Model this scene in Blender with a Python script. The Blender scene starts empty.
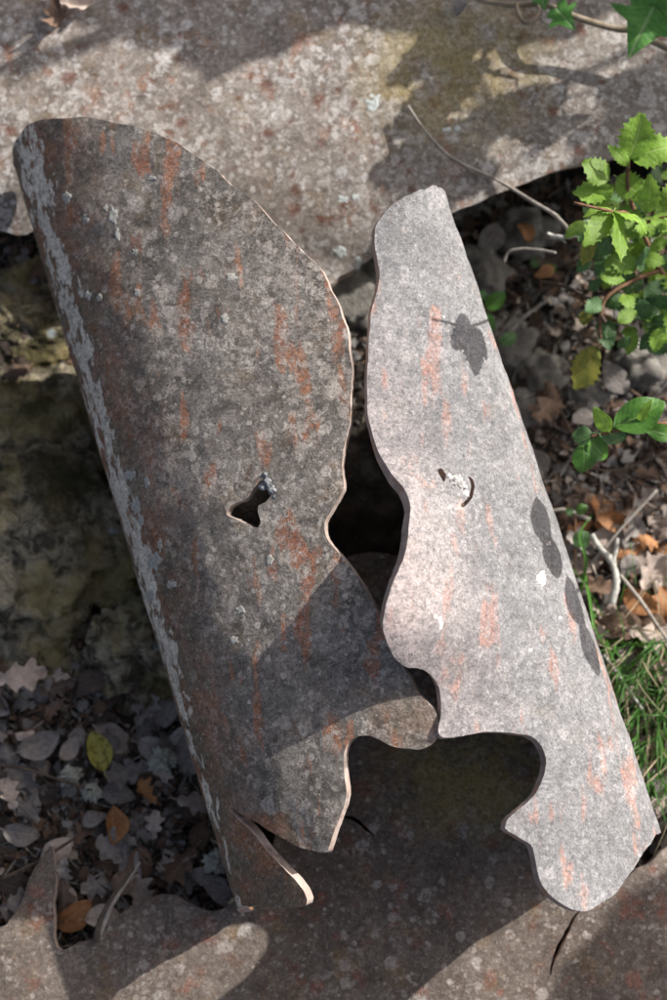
import bpy, bmesh, math, random
from mathutils import Vector, Matrix, noise
from mathutils.geometry import delaunay_2d_cdt
random.seed(7)
scene = bpy.context.scene
COL = scene.collection
R = math.radians

# ------------------------------------------------------------------ camera
D, TILT, F = 1.70, R(12), 1700.0
CAM = Vector((0, -D*math.sin(TILT), D*math.cos(TILT)))
FW = Vector((0, math.sin(TILT), -math.cos(TILT)))
UP = Vector((0, math.cos(TILT), math.sin(TILT)))
cam_d = bpy.data.cameras.new('camera')
cam = bpy.data.objects.new('camera', cam_d); COL.objects.link(cam)
cam.location = CAM; cam.rotation_euler = (TILT, 0, 0)
cam_d.sensor_fit = 'VERTICAL'; cam_d.sensor_height = 36; cam_d.sensor_width = 24
cam_d.lens = 18/math.tan(math.atan(500/F))
cam_d.clip_start = 0.05; cam_d.clip_end = 200
cam_d.dof.use_dof = True; cam_d.dof.focus_distance = 1.45; cam_d.dof.aperture_fstop = 3.2
scene.camera = cam

# ------------------------------------------------------------------ sky, sun, exposure
EL = R(32)
AZ = Vector((0.84, 0.54)).normalized()
L = Vector((AZ.x*math.cos(EL), AZ.y*math.cos(EL), math.sin(EL)))   # towards the sun
world = bpy.data.worlds.new('World'); scene.world = world; world.use_nodes = True
wn = world.node_tree.nodes; wl = world.node_tree.links
sky = wn.new('ShaderNodeTexSky'); sky.sky_type = 'NISHITA'; sky.sun_disc = False
sky.air_density = .55; sky.dust_density = 4.; sky.ozone_density = .3; sky.sun_elevation = EL; sky.sun_rotation = math.atan2(L.x, L.y)
wn['Background'].inputs['Strength'].default_value = 0.115
hs = wn.new('ShaderNodeHueSaturation'); hs.inputs['Saturation'].default_value = .72     # hazy, whitish sky
wl.new(sky.outputs[0], hs.inputs['Color']); wl.new(hs.outputs[0], wn['Background'].inputs['Color'])
sd = bpy.data.lights.new('sun', 'SUN'); sd.energy = 4.7; sd.angle = R(0.53); sd.color = (1, 0.955, 0.90)
sun = bpy.data.objects.new('sun', sd); COL.objects.link(sun)
sun.rotation_euler = L.to_track_quat('Z', 'Y').to_euler(); sun.location = L*8
scene.view_settings.view_transform = 'Standard'; scene.view_settings.look = 'None'
scene.view_settings.exposure = 0.6; scene.view_settings.gamma = 1
scene.render.engine = 'CYCLES'

# ------------------------------------------------------------------ projection helpers
def proj(p):
    v = p - CAM; d = v.dot(FW)
    return (333.5 + F*v.x/d, 500 - F*v.dot(UP)/d)
def at(px, py, z):
    r = FW + Vector((1,0,0))*((px-333.5)/F) + UP*((500-py)/F)
    return CAM + r*((z-CAM.z)/r.z)
def tosun(p, h):
    return p + L*(h/L.z)

# ------------------------------------------------------------------ node helpers
class NT:
    def __init__(s, name):
        s.m = bpy.data.materials.new(name); s.m.use_nodes = True
        s.t = s.m.node_tree; s.b = s.t.nodes['Principled BSDF']; s.out = s.t.nodes['Material Output']
        s.tc = s.t.nodes.new('ShaderNodeTexCoord'); s.obj = s.tc.outputs['Object']
    def n(s, k): return s.t.nodes.new(k)
    def set(s, sock, v):
        if isinstance(v, bpy.types.NodeSocket): s.t.links.new(v, sock)
        elif isinstance(v, (tuple, list)) and len(v) == 3 and sock.type == 'RGBA': sock.default_value = (*v, 1)
        else: sock.default_value = v
    def map(s, vec, scale=(1,1,1), rot=(0,0,0), loc=(0,0,0)):
        m = s.n('ShaderNodeMapping'); s.set(m.inputs[0], vec)
        m.inputs['Scale'].default_value = scale; m.inputs['Rotation'].default_value = rot; m.inputs['Location'].default_value = loc
        return m.outputs[0]
    def noise(s, vec, scale, detail=4, rough=.55, dist=0):
        q = s.n('ShaderNodeTexNoise'); s.set(q.inputs['Vector'], vec)
        q.inputs['Scale'].default_value = scale; q.inputs['Detail'].default_value = detail
        q.inputs['Roughness'].default_value = rough; q.inputs['Distortion'].default_value = dist
        return q.outputs['Fac']
    def vor(s, vec, scale, feat='F1'):
        q = s.n('ShaderNodeTexVoronoi'); s.set(q.inputs['Vector'], vec); q.feature = feat
        q.inputs['Scale'].default_value = scale
        return q
    def rng(s, v, a, b, c=0., d=1.):
        q = s.n('ShaderNodeMapRange'); s.set(q.inputs[0], v)
        for i, x in enumerate((a, b, c, d)): q.inputs[i+1].default_value = x
        return q.outputs[0]
    def mth(s, op, a, b=0.):
        q = s.n('ShaderNodeMath'); q.operation = op; s.set(q.inputs[0], a); s.set(q.inputs[1], b); return q.outputs[0]
    def mix(s, f, a, b, mode='MIX'):
        q = s.n('ShaderNodeMix'); q.data_type = 'RGBA'; q.blend_type = mode
        s.set(q.inputs[0], f); s.set(q.inputs[6], a); s.set(q.inputs[7], b); return q.outputs[2]
    def attr(s, name):
        q = s.n('ShaderNodeAttribute'); q.attribute_name = name; return q.outputs['Fac']
    def warp(s, vec, scale, amt):
        q = s.n('ShaderNodeTexNoise'); s.set(q.inputs['Vector'], vec); q.inputs['Scale'].default_value = scale
        q.inputs['Detail'].default_value = 3
        a = s.n('ShaderNodeVectorMath'); a.operation = 'MULTIPLY_ADD'
        s.set(a.inputs[0], q.outputs['Color']); a.inputs[1].default_value = (amt,)*3; s.set(a.inputs[2], vec)
        return a.outputs[0]
    def bump(s, h, strength, dist):
        q = s.n('ShaderNodeBump'); s.set(q.inputs['Height'], h)
        q.inputs['Strength'].default_value = strength; q.inputs['Distance'].default_value = dist
        s.t.links.new(q.outputs[0], s.b.inputs['Normal'])
    def done(s, col, rough=.9, spec=.2):
        s.set(s.b.inputs['Base Color'], col); s.set(s.b.inputs['Roughness'], rough)
        s.b.inputs['Specular IOR Level'].default_value = spec
        return s.m

def weathered(name, dark, mid, light, orange, streak=(55,20,55), rot=0., o_th=.60, o_amt=.75, lich=(.40,.39,.36), lich2=(.30,.28,.24),
              cloud=.56, l_share=.35, l_scale=62, grain=.45, flake=False, rust=0., green=0., l_amt=.8, loc=(0,0,0), ochre=.4, bump=.6, pink=False):
    t = NT(name); v = t.map(t.obj, loc=loc)
    big = t.noise(v, 8, 5, .6); med = t.noise(v, 42, 7, .7, .5); low = t.noise(t.map(v, loc=(6,3,1)), 13, 4, .55)
    c = t.mix(t.rng(t.mth('ADD', t.mth('MULTIPLY', med, .65), t.mth('MULTIPLY', big, .35)), .40, .60), dark, mid)
    # ochre and brown tints
    oc = t.noise(t.map(v, loc=(3,1,2)), 26, 5, .62)
    c = t.mix(t.rng(oc, .56, .70, 0, ochre), c, (.27, .17, .07))
    # worn orange clay showing through, drawn out along the piece
    sv = t.map(v, scale=streak, rot=(0, 0, rot))
    st = t.noise(t.warp(sv, 1.2, .22), 1, 3.5, .5)
    st = t.mth('ADD', st, t.rng(low, .3, .7, -.05, .05))
    om = t.mth('MULTIPLY', t.rng(st, o_th, o_th+.06), t.rng(t.noise(v, 190, 4, .65), .36, .58, .35, 1))
    oi = t.mix(t.rng(oc, .4, .6), orange, tuple(a*b for a, b in zip(orange, (.72,.58,.62))))
    c = t.mix(t.mth('MULTIPLY', om, o_amt), c, oi)
    # lichen in clouds and in round crusts
    cl = t.noise(v, 115, 8, .72, .3)
    cl = t.mth('ADD', cl, t.rng(low, .3, .7, -.09, .09))
    cm = t.rng(cl, cloud, cloud+.035)
    tone0 = t.mix(t.rng(t.noise(v, 55, 3, .5), .4, .6), lich, lich2)
    c = t.mix(t.mth('MULTIPLY', cm, l_amt*.8), c, tone0)
    for k, (sc, sh, lim) in enumerate(((l_scale, l_share, .36), (l_scale*2.2, l_share*.9, .38), (l_scale*.55, l_share*.5, .30))):
        q = t.vor(t.warp(t.map(v, loc=(k*5.1, 0, 0)), sc*1.8, .5/sc), sc)
        on = t.n('ShaderNodeSeparateColor'); t.set(on.inputs[0], q.outputs['Color'])
        gate = t.rng(t.mth('ADD', on.outputs[0], t.rng(low, .3, .7, -.25, .25)), 1-sh, 1-sh+.02)
        rad = t.rng(on.outputs[1], 0, 1, lim*.5, lim*1.25)
        d = t.mth('SUBTRACT', rad, q.outputs['Distance'])
        m = t.mth('MULTIPLY', gate, t.rng(d, -.01, .05))
        m = t.mth('MULTIPLY', m, t.rng(t.noise(v, 300, 3, .6), .28, .58, .45, 1))
        c = t.mix(t.mth('MULTIPLY', m, l_amt), c, t.mix(on.outputs[2], lich, lich2))
    if rust:
        r1 = t.noise(t.map(v, loc=(9,2,4)), 60, 5, .6)
        c = t.mix(t.rng(r1, .60, .68, 0, rust), c, (.15, .062, .035))
        r2 = t.vor(t.warp(t.map(v, loc=(1,7,4)), 60, .012), 36)
        on = t.n('ShaderNodeSeparateColor'); t.set(on.inputs[0], r2.outputs['Color'])
        c = t.mix(t.mth('MULTIPLY', t.rng(on.outputs[0], .62, .66), t.rng(r2.outputs['Distance'], .30, .12, 0, rust)), c, (.14, .055, .035))
    if green:
        g = t.attr('moss_or_bounce'); gn = t.noise(v, 30, 5, .6)
        c = t.mix(t.mth('MULTIPLY', t.mth('MULTIPLY', g, t.rng(gn, .3, .55)), green), c, (.30, .24, .095))  # moss tone; on the bottom slab it also stands in for bounce light
    if flake:
        b = t.attr('browning'); e = t.attr('edge')
        c = t.mix(t.mth('MULTIPLY', b, t.rng(med, .3, .6, .45, .95)), c, t.mix(t.rng(oc, .42, .6), (.17,.125,.075), (.30,.135,.07)))
        fv = t.map(v, scale=(85, 34, 85), rot=(0, 0, R(14)))
        f1 = t.noise(t.warp(fv, 1.1, .55), 1, 7, .66)
        th = t.mth('SUBTRACT', t.mth('ADD', f1, t.mth('MULTIPLY', e, .36)), .76)
        c = t.mix(t.rng(th, 0, .025, 0, .95), c, t.mix(t.rng(cl, .4, .62), (.80,.73,.62), (.58,.52,.43)))
    if pink:
        pk = t.attr('pink'); c = t.mix(t.mth('MULTIPLY', pk, t.rng(med, .3, .65, .2, .7)), c, (.52, .40, .375))
    # fine mottling, salt and pepper
    fm = t.noise(t.map(v, loc=(5,5,2)), 190, 6, .78)
    c = t.mix(t.rng(fm, .50, .40, 0, .55), c, tuple(x*.62 for x in dark)); c = t.mix(t.rng(fm, .56, .66, 0, .35), c, light)
    g1 = t.noise(v, 480, 4, .8); gr = t.rng(g1, .32, .68, 1-grain, 1+grain)
    gcol = t.n('ShaderNodeCombineColor')
    for i in range(3): t.set(gcol.inputs[i], gr)
    c = t.mix(1., c, gcol.outputs[0], 'MULTIPLY')
    sp = t.noise(t.map(v, loc=(2,2,7)), 300, 2, .6)
    c = t.mix(t.rng(sp, .66, .72, 0, .5), c, light)
    c = t.mix(t.rng(t.noise(t.map(v, loc=(8,2,7)), 260, 3, .6), .38, .30, 0, .5), c, tuple(x*.55 for x in dark))
    h = t.mth('ADD', t.mth('MULTIPLY', g1, .45), t.mth('ADD', t.mth('MULTIPLY', cl, .8), t.mth('MULTIPLY', med, .7)))
    t.bump(h, bump, .0022)
    return t.done(c, .92, .15)

M_LEFT = weathered('weathered_grey_terracotta', (.115,.101,.088), (.30,.27,.24), (.60,.56,.51), (.50,.215,.105), streak=(58,15,58),
                   rot=R(4), o_th=.565, flake=True, cloud=.55, l_share=.42, l_scale=60, grain=.42, lich=(.54,.49,.44), lich2=(.38,.33,.285), o_amt=.75)
M_RIGHT = weathered('weathered_pink_terracotta', (.15,.149,.152), (.25,.246,.25), (.46,.455,.455), (.50,.24,.155), streak=(58,15,58), rot=R(-16), o_th=.585, o_amt=.52,
                    cloud=.58, l_share=.25, l_amt=.45, grain=.44, lich=(.39,.375,.375), lich2=(.31,.285,.28), loc=(1.3,.4,0), ochre=.12, bump=.5, pink=True)
M_TOP = weathered('weathered_rusty_slab', (.165,.14,.12), (.32,.283,.25), (.62,.60,.575), (.38,.18,.10), streak=(40,34,40), o_th=.61, o_amt=.55,
                  cloud=.535, l_share=.55, l_scale=58, grain=.36, lich=(.58,.56,.54), lich2=(.42,.385,.35), rust=.8, green=.9, loc=(4,2,0))
M_LOW = weathered('weathered_brown_slab', (.10,.080,.067), (.18,.148,.125), (.44,.415,.385), (.30,.115,.075), streak=(40,34,40), o_th=.61, o_amt=.55,
                  cloud=.61, l_share=.28, l_scale=66, grain=.38, lich=(.38,.345,.315), lich2=(.24,.195,.165), rust=.5, green=.95, loc=(7,3,1))

def simple(name, c1, c2, sc=40, rough=.9, bump=.4, bd=.002, c3=None):
    t = NT(name); n = t.noise(t.obj, sc, 6, .65)
    c = t.mix(t.rng(n, .35, .66), c1, c2)
    if c3: c = t.mix(t.rng(t.noise(t.map(t.obj, loc=(4,4,4)), sc*.6, 5, .6), .56, .64), c, c3)
    g = t.noise(t.obj, sc*9, 3, .7)
    t.bump(t.mth('ADD', n, t.mth('MULTIPLY', g, .5)), bump, bd)
    return t.done(c, rough, .2)
M_CUT = simple('fired_clay_cut_edge', (.30,.22,.18), (.48,.40,.36), 60, c3=(.20,.165,.145), bump=.6)
M_CUTD = simple('weathered_cut_edge', (.28,.22,.19), (.46,.36,.31), 60, c3=(.40,.24,.17), bump=.7)
M_SOIL = simple('soil', (.024,.020,.016), (.075,.064,.052), 28, bump=.9, bd=.01, c3=(.12,.11,.095))
M_LICHEN = simple('pale_lichen', (.50,.55,.52), (.66,.70,.67), 300, bump=.8)
M_PLASTER = simple('pale_plaster', (.48,.46,.44), (.70,.68,.66), 160, bump=.9, c3=(.30,.29,.29))
M_CRUST = simple('pale_crust', (.34,.33,.29), (.58,.57,.52), 420, bump=.8)
M_PLASTERG = simple('grey_plaster', (.22,.23,.24), (.42,.43,.44), 160, bump=.9)
M_TWIG = simple('grey_twig', (.20,.175,.15), (.38,.35,.31), 90)
M_TWIGD = simple('dark_twig', (.05,.038,.03), (.12,.09,.07), 90)
M_TWIGL = simple('lichen_covered_twig', (.30,.30,.27), (.52,.51,.47), 130, c3=(.16,.13,.11))
M_BARK = simple('bark', (.07,.055,.045), (.16,.13,.11), 30, bump=.9, bd=.01)
M_STEM = simple('reddish_stem', (.12,.06,.035), (.22,.13,.08), 120)
M_VINE = simple('woody_vine', (.20,.16,.11), (.36,.30,.23), 110)
M_STONE = simple('grey_stone', (.10,.095,.085), (.24,.225,.20), 45, bump=.9, bd=.006, c3=(.30,.29,.26))

def rock_mat():
    t = NT('mossy_rock'); v = t.obj
    n1 = t.noise(v, 14, 7, .65); n2 = t.noise(v, 55, 6, .7, .5)
    c = t.mix(t.rng(n2, .40, .60), (.085,.074,.052), (.50,.44,.32))
    c = t.mix(t.rng(n1, .46, .60, 0, .7), c, (.33,.265,.10))
    c = t.mix(t.rng(t.noise(t.map(v, loc=(5,0,0)), 11, 5, .6), .55, .66, 0, .85), c, (.05,.045,.02))
    q = t.vor(t.warp(v, 90, .006), 48)
    on = t.n('ShaderNodeSeparateColor'); t.set(on.inputs[0], q.outputs['Color'])
    c = t.mix(t.mth('MULTIPLY', t.rng(on.outputs[0], .86, .88), t.rng(q.outputs['Distance'], .32, .2)), c, (.42,.48,.47))
    t.bump(t.mth('ADD', n1, n2), 1., .02)
    return t.done(c, .95, .1)
M_ROCK = rock_mat()

def leaf_mat(name, base, base2, vein, trans=.25, rough=.55, spec=.35, vary=.35, spots=None, nveins=9., under=None):
    t = NT(name)
    uv = t.n('ShaderNodeUVMap').outputs[0]; sx = t.n('ShaderNodeSeparateXYZ'); t.set(sx.inputs[0], uv)
    oi = t.n('ShaderNodeObjectInfo').outputs['Random']
    n = t.noise(t.map(t.obj, loc=(0,0,0)), 6, 6, .68)
    c = t.mix(t.rng(n, .38, .62), base, base2)
    c = t.mix(t.rng(t.noise(t.map(t.obj, loc=(7,1,3)), 3.2, 5, .65), .50, .66, 0, .55 if not spots else 0.), c, tuple(x*.45 for x in base))
    u = t.mth('ABSOLUTE', sx.outputs[0])
    # veins rise from the midrib
    ph = t.mth('FRACT', t.mth('MULTIPLY', t.mth('SUBTRACT', sx.outputs[1], t.mth('MULTIPLY', u, .22)), nveins))
    side = t.rng(t.mth('ABSOLUTE', t.mth('SUBTRACT', ph, .5)), .06, .02)
    midr = t.rng(u, .07, .03)
    vm = t.mth('MAXIMUM', t.mth('MULTIPLY', side, .5), midr)
    c = t.mix(t.mth('MULTIPLY', vm, .75), c, vein)
    if spots: c = t.mix(t.rng(t.noise(t.map(t.obj, loc=(3,3,3)), 5, 5, .65), .50, .60, 0, .85), c, spots)
    k = t.rng(oi, 0, 1, 1-vary, 1+vary); kc = t.n('ShaderNodeCombineColor')
    for i in range(3): t.set(kc.inputs[i], k)
    c = t.mix(1., c, kc.outputs[0], 'MULTIPLY')
    t.bump(t.mth('ADD', t.mth('MULTIPLY', vm, -.6), t.noise(t.obj, 22, 4, .65)), .5, .0012)
    t.done(c, rough, spec)
    tr = t.n('ShaderNodeBsdfTranslucent'); t.set(tr.inputs[0], t.mix(.5, c, base2))
    ms = t.n('ShaderNodeMixShader'); ms.inputs[0].default_value = trans
    t.t.links.new(t.b.outputs[0], ms.inputs[1]); t.t.links.new(tr.outputs[0], ms.inputs[2])
    t.t.links.new(ms.outputs[0], t.out.inputs[0])
    return t.m
G1 = leaf_mat('fresh_green_leaf', (.20,.36,.045), (.28,.47,.065), (.40,.54,.16), .38, .4, .4, .25)
G2 = leaf_mat('deep_green_leaf', (.05,.13,.035), (.08,.18,.05), (.17,.28,.10), .25, .33, .5, .25)
G3 = leaf_mat('glossy_green_leaf', (.06,.17,.025), (.10,.25,.035), (.20,.33,.09), .3, .28, .55, .15)
GY = leaf_mat('yellowing_leaf', (.20,.23,.045), (.30,.29,.06), (.34,.32,.12), .35, .5, .3, .15, spots=(.12,.17,.04))
GI = leaf_mat('ivy_leaf', (.08,.25,.05), (.13,.33,.065), (.30,.44,.20), .3, .4, .4, .15)
B1 = leaf_mat('brown_dead_leaf', (.13,.08,.055), (.21,.145,.105), (.30,.21,.15), .12, .75, .2)
B2 = leaf_mat('pale_dead_leaf', (.36,.29,.245), (.50,.42,.365), (.42,.33,.27), .12, .8, .15, .25)
B3 = leaf_mat('grey_dead_leaf', (.19,.17,.155), (.33,.30,.28), (.36,.33,.30), .08, .8, .15, .3)
B4 = leaf_mat('orange_brown_dead_leaf', (.30,.13,.05), (.42,.21,.09), (.46,.28,.16), .15, .6, .3, .25)
B5 = leaf_mat('dark_dead_leaf', (.07,.05,.04), (.13,.095,.075), (.16,.12,.10), .08, .6, .3, .3)
B6 = leaf_mat('yellow_spotted_leaf', (.33,.31,.06), (.42,.37,.09), (.44,.42,.18), .2, .5, .3, .05, spots=(.10,.09,.02))
MG = leaf_mat('grass_blade', (.045,.14,.02), (.09,.24,.035), (.12,.26,.06), .3, .45, .3, .0)
MGD = leaf_mat('dry_grass_blade', (.30,.25,.15), (.42,.36,.24), (.42,.36,.24), .2, .7, .2, .0)
MLIT = [leaf_mat('litter_%s' % n, a, b, b, .05, .8, .15, 0) for n, a, b in
        (('brown', (.10,.065,.045), (.18,.12,.085)), ('grey', (.16,.15,.14), (.28,.265,.25)), ('pale', (.32,.27,.22), (.45,.39,.33)), ('black', (.03,.025,.02), (.07,.055,.045)))]

# ------------------------------------------------------------------ object helpers
def link(name, me, mats=None, parent=None):
    o = bpy.data.objects.new(name, me); COL.objects.link(o)
    if mats is not None and me is not None and not me.materials:
        for m in (mats if isinstance(mats, (list, tuple)) else [mats]): me.materials.append(m)
    if parent: o.parent = parent
    return o
def tag(o, label=None, cat=None, group=None, kind=None):
    for k, v in (('label', label), ('category', cat), ('group', group), ('kind', kind)):
        if v: o[k] = v
    return o
def empty(name, loc):
    o = bpy.data.objects.new(name, None); COL.objects.link(o); o.location = loc; o.empty_display_size = .05
    return o
def child(name, me, mats, root):
    """a part whose mesh is written in world coordinates"""
    o = link(name, me, mats, root); o.matrix_parent_inverse = Matrix.Translation(-root.location)
    return o
def mesh(name, V, Fc, smooth=True):
    me = bpy.data.meshes.new(name); me.from_pydata([tuple(v) for v in V], [], Fc); me.update()
    if smooth: me.shade_smooth()
    return me
def nz(p, s, o=4):
    return noise.fractal(Vector(p)*s, 1., 2., o)
def smooth_path(pts, step):
    """Catmull-Rom through closed 2D points, resampled"""
    out = []; n = len(pts)
    for i in range(n):
        p0, p1, p2, p3 = (Vector(pts[(i+k-1) % n]) for k in range(4))
        m = max(1, int((p2-p1).length/step))
        for j in range(m):
            t = j/m
            out.append(.5*((2*p1) + (p2-p0)*t + (2*p0-5*p1+4*p2-p3)*t*t + (3*p1-p0-3*p2+p3)*t**3))
    return out
def tube(pts, radii, seg=7, rough=0.):
    V, Fc = [], []
    pts = [Vector(p) for p in pts]; n = len(pts)
    if not isinstance(radii, (list, tuple)): radii = [radii]*n
    if len(radii) == 2: radii = [radii[0]+(radii[1]-radii[0])*i/(n-1) for i in range(n)]
    ref = Vector((.31, .2, 1)).normalized()
    for i, p in enumerate(pts):
        d = (pts[min(i+1, n-1)]-pts[max(i-1, 0)]).normalized()
        a = d.cross(ref)
        if a.length < .1: a = d.cross(Vector((1,0,0)))
        a.normalize(); b = d.cross(a)
        for k in range(seg):
            an = 2*math.pi*k/seg; r = radii[i]*(1+rough*noise.noise(p*160+Vector((k*1.7,0,0))))
            V.append(p + a*(math.cos(an)*r) + b*(math.sin(an)*r))
    for i in range(n-1):
        for k in range(seg):
            k2 = (k+1) % seg
            Fc.append((i*seg+k, i*seg+k2, (i+1)*seg+k2, (i+1)*seg+k))
    Fc.append(tuple(range(seg))[::-1]); Fc.append(tuple((n-1)*seg+k for k in range(seg)))
    return V, Fc
def spline(pts, m=6):
    pts = [Vector(p) for p in pts]; out = []
    for i in range(len(pts)-1):
        p0 = pts[max(i-1, 0)]; p1 = pts[i]; p2 = pts[i+1]; p3 = pts[min(i+2, len(pts)-1)]
        for j in range(m):
            t = j/m
            out.append(.5*((2*p1)+(p2-p0)*t+(2*p0-5*p1+4*p2-p3)*t*t+(3*p1-p0-3*p2+p3)*t**3))
    out.append(pts[-1]); return out

# ------------------------------------------------------------------ ground
def ground_z(x, y):
    return .012*nz((x, y, 0), 7) + .009*nz((x, y, 5), 26) + .004*nz((x, y, 9), 80, 2) - .005
def axis_pts(fine0, fine1, st, far):
    a = [fine0+i*st for i in range(int((fine1-fine0)/st)+1)]
    g, x = st*2, a[-1]
    while x < far: x += g; a.append(x); g *= 1.45
    g, x = st*2, a[0]
    while x > -far: x -= g; a.insert(0, x); g *= 1.45
    return a
xs = axis_pts(-.5, .55, .0075, 60); ys = axis_pts(-.65, .6, .0075, 60)
V = [(x, y, ground_z(x, y)) for y in ys for x in xs]
nx = len(xs)
Fc = [(j*nx+i, j*nx+i+1, (j+1)*nx+i+1, (j+1)*nx+i) for j in range(len(ys)-1) for i in range(nx-1)]
tag(link('ground', mesh('ground', V, Fc), M_SOIL), kind='structure')

# ------------------------------------------------------------------ curved cut slabs
def inpoly(p, poly):
    c = False; x, y = p[0], p[1]; n = len(poly); j = n-1
    for i in range(n):
        xi, yi = poly[i][0], poly[i][1]; xj, yj = poly[j][0], poly[j][1]
        if (yi > y) != (yj > y) and x < (xj-xi)*(y-yi)/(yj-yi)+xi: c = not c
        j = i
    return c
def invert(surf, px, py, g, lim):
    """surface parameters of the point seen at a place in the photograph"""
    a, b = g
    for _ in range(40):
        X, Y = proj(surf(a, b)); e = (px-X, py-Y)
        if abs(e[0])+abs(e[1]) < .05: break
        h = 1e-4
        Xa, Ya = proj(surf(a+h, b)); Xb, Yb = proj(surf(a, b+h))
        j11, j21, j12, j22 = (Xa-X)/h, (Ya-Y)/h, (Xb-X)/h, (Yb-Y)/h
        det = j11*j22-j12*j21
        if abs(det) < 1e-3: det = 1e-3 if det >= 0 else -1e-3
        da = (e[0]*j22-e[1]*j12)/det; db = (j11*e[1]-j21*e[0])/det
        k = min(1, .05/max(abs(da), abs(db), 1e-9))
        a += da*k*.9; b += db*k*.9
        a = min(max(a, lim[0]), lim[1])
    return (a, b)
def build_slab(surf, outline, holes, thick, space, chip=.0013, attrs=None, bulge=.0012, sgn=1):
    """outline/holes in surface parameters -> thick shell with its own cut walls"""
    rings = []
    for r in [outline]+holes:
        rr = []
        for q in r:
            w = Vector((q[0], q[1]))
            w += Vector((noise.noise(Vector((q[0]*150, q[1]*150, 3))), noise.noise(Vector((q[0]*150, q[1]*150, 8)))))*chip*.55
            w += Vector((noise.noise(Vector((q[0]*45, q[1]*45, 1))), noise.noise(Vector((q[0]*45, q[1]*45, 6)))))*chip*1.6
            rr.append(w)
        rings.append(rr)
    pts = []; edges = []
    for rr in rings:
        b = len(pts); pts += rr; edges += [(b+i, b+(i+1) % len(rr)) for i in range(len(rr))]
    x0 = min(p.x for p in rings[0]); x1 = max(p.x for p in rings[0]); y0 = min(p.y for p in rings[0]); y1 = max(p.y for p in rings[0])
    allr = pts[:]
    cell = {}
    for p in allr: cell.setdefault((int(p.x//space), int(p.y//space)), []).append(p)
    yy = y0; row = 0
    while yy < y1:
        xx = x0 + (space*.5 if row % 2 else 0)
        while xx < x1:
            q = Vector((xx+random.uniform(-.15,.15)*space, yy+random.uniform(-.15,.15)*space))
            ci, cj = int(q.x//space), int(q.y//space)
            near = any((q-w).length < space*.5 for a in (-1,0,1) for b in (-1,0,1) for w in cell.get((ci+a, cj+b), ()))
            if not near and inpoly(q, rings[0]) and not any(inpoly(q, h) for h in rings[1:]): pts.append(q)
            xx += space
        yy += space*.9; row += 1
    v2, e2, f2, ov, oe, of = delaunay_2d_cdt(pts, edges, [], 0, 1e-7, True)
    idx = {}
    for k, o in enumerate(ov):
        for w in o: idx[w] = k
    P, Nn = [], []
    for q in v2:
        p = surf(q.x, q.y); h = 2e-4
        n = (surf(q.x+h, q.y)-p).cross(surf(q.x, q.y+h)-p)
        if n.length < 1e-12: n = Vector((0,0,1))
        n.normalize()
        n *= sgn
        P.append(p + n*(bulge*nz(p, 26, 3)+.0005*nz(p, 120, 2))); Nn.append(n)
    Vv = list(P); nb = len(P)
    Vv += [p - n*thick*(1+.12*noise.noise(p*30)) for p, n in zip(P, Nn)]
    faces, mi = [], []
    for f in f2:
        c = Vector((0, 0))
        for i in f: c += Vector(v2[i])
        c /= len(f)
        if not inpoly(c, rings[0]) or any(inpoly(c, h) for h in rings[1:]): continue
        a = (P[f[1]]-P[f[0]]).cross(P[f[2]]-P[f[0]])
        f = list(f) if a.dot(Nn[f[0]]) > 0 else list(f)[::-1]
        faces.append(f); mi.append(0); faces.append([i+nb for i in f[::-1]]); mi.append(0)
    b = 0
    for rr in rings:
        n = len(rr); k0 = len(Vv); ok = [idx[b+i] for i in range(n)]; b += n
        mid = []
        for s_, w in enumerate((.16, .5, .84)):
            for i in range(n):
                p = Vv[ok[i]]*(1-w)+Vv[ok[i]+nb]*w
                t = (Vv[ok[(i+1) % n]]-Vv[ok[i-1]]); o = t.cross(Nn[ok[i]])
                if o.length > 1e-9: o.normalize()
                Vv.append(p + o*(.0009*nz(p, 130, 3)))
        for i in range(n):
            j = (i+1) % n
            chain = [ok, None, None, None, None]
            A = [ok[i], k0+i, k0+n+i, k0+2*n+i, ok[i]+nb]; B = [ok[j], k0+j, k0+n+j, k0+2*n+j, ok[j]+nb]
            for q in range(4):
                faces.append([A[q], B[q], B[q+1], A[q+1]]); mi.append(1)
    me = bpy.data.meshes.new('slab'); me.from_pydata([tuple(v) for v in Vv], [], faces); me.update()
    bm = bmesh.new(); bm.from_mesh(me); bmesh.ops.recalc_face_normals(bm, faces=bm.faces); bm.to_mesh(me); bm.free()
    me.polygons.foreach_set('material_index', mi); me.shade_smooth()
    # cut edges stay crisp
    se = me.attributes.new('sharp_edge', 'BOOLEAN', 'EDGE')
    bset = set()
    b = 0
    for rr in rings:
        n = len(rr); ok = [idx[b+i] for i in range(n)]; b += n
        for i in range(n):
            for o in (0, nb): bset.add(frozenset((ok[i]+o, ok[(i+1) % n]+o)))
    for e in me.edges:
        if frozenset(e.vertices) in bset: se.data[e.index].value = True
    if attrs:
        for nm, fn in attrs.items():
            at_ = me.attributes.new(nm, 'FLOAT', 'POINT')
            for i, v in enumerate(Vv):
                q = v2[i % nb] if i < 2*nb else None
                at_.data[i].value = fn(q, Vector(v)) if q is not None else 0.
    return me
def lerp(a, b, t): return a+(b-a)*t
def table(tab, y):
    if y >= tab[0][0]: (ya, va), (yb, vb) = tab[0], tab[1]
    elif y <= tab[-1][0]: (ya, va), (yb, vb) = tab[-2], tab[-1]
    else:
        for k in range(len(tab)-1):
            if tab[k+1][0] <= y <= tab[k][0]: (ya, va), (yb, vb) = tab[k], tab[k+1]; break
    return lerp(va, vb, (y-ya)/(yb-ya))
PEX, QEX = 1.15, 2.15
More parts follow.
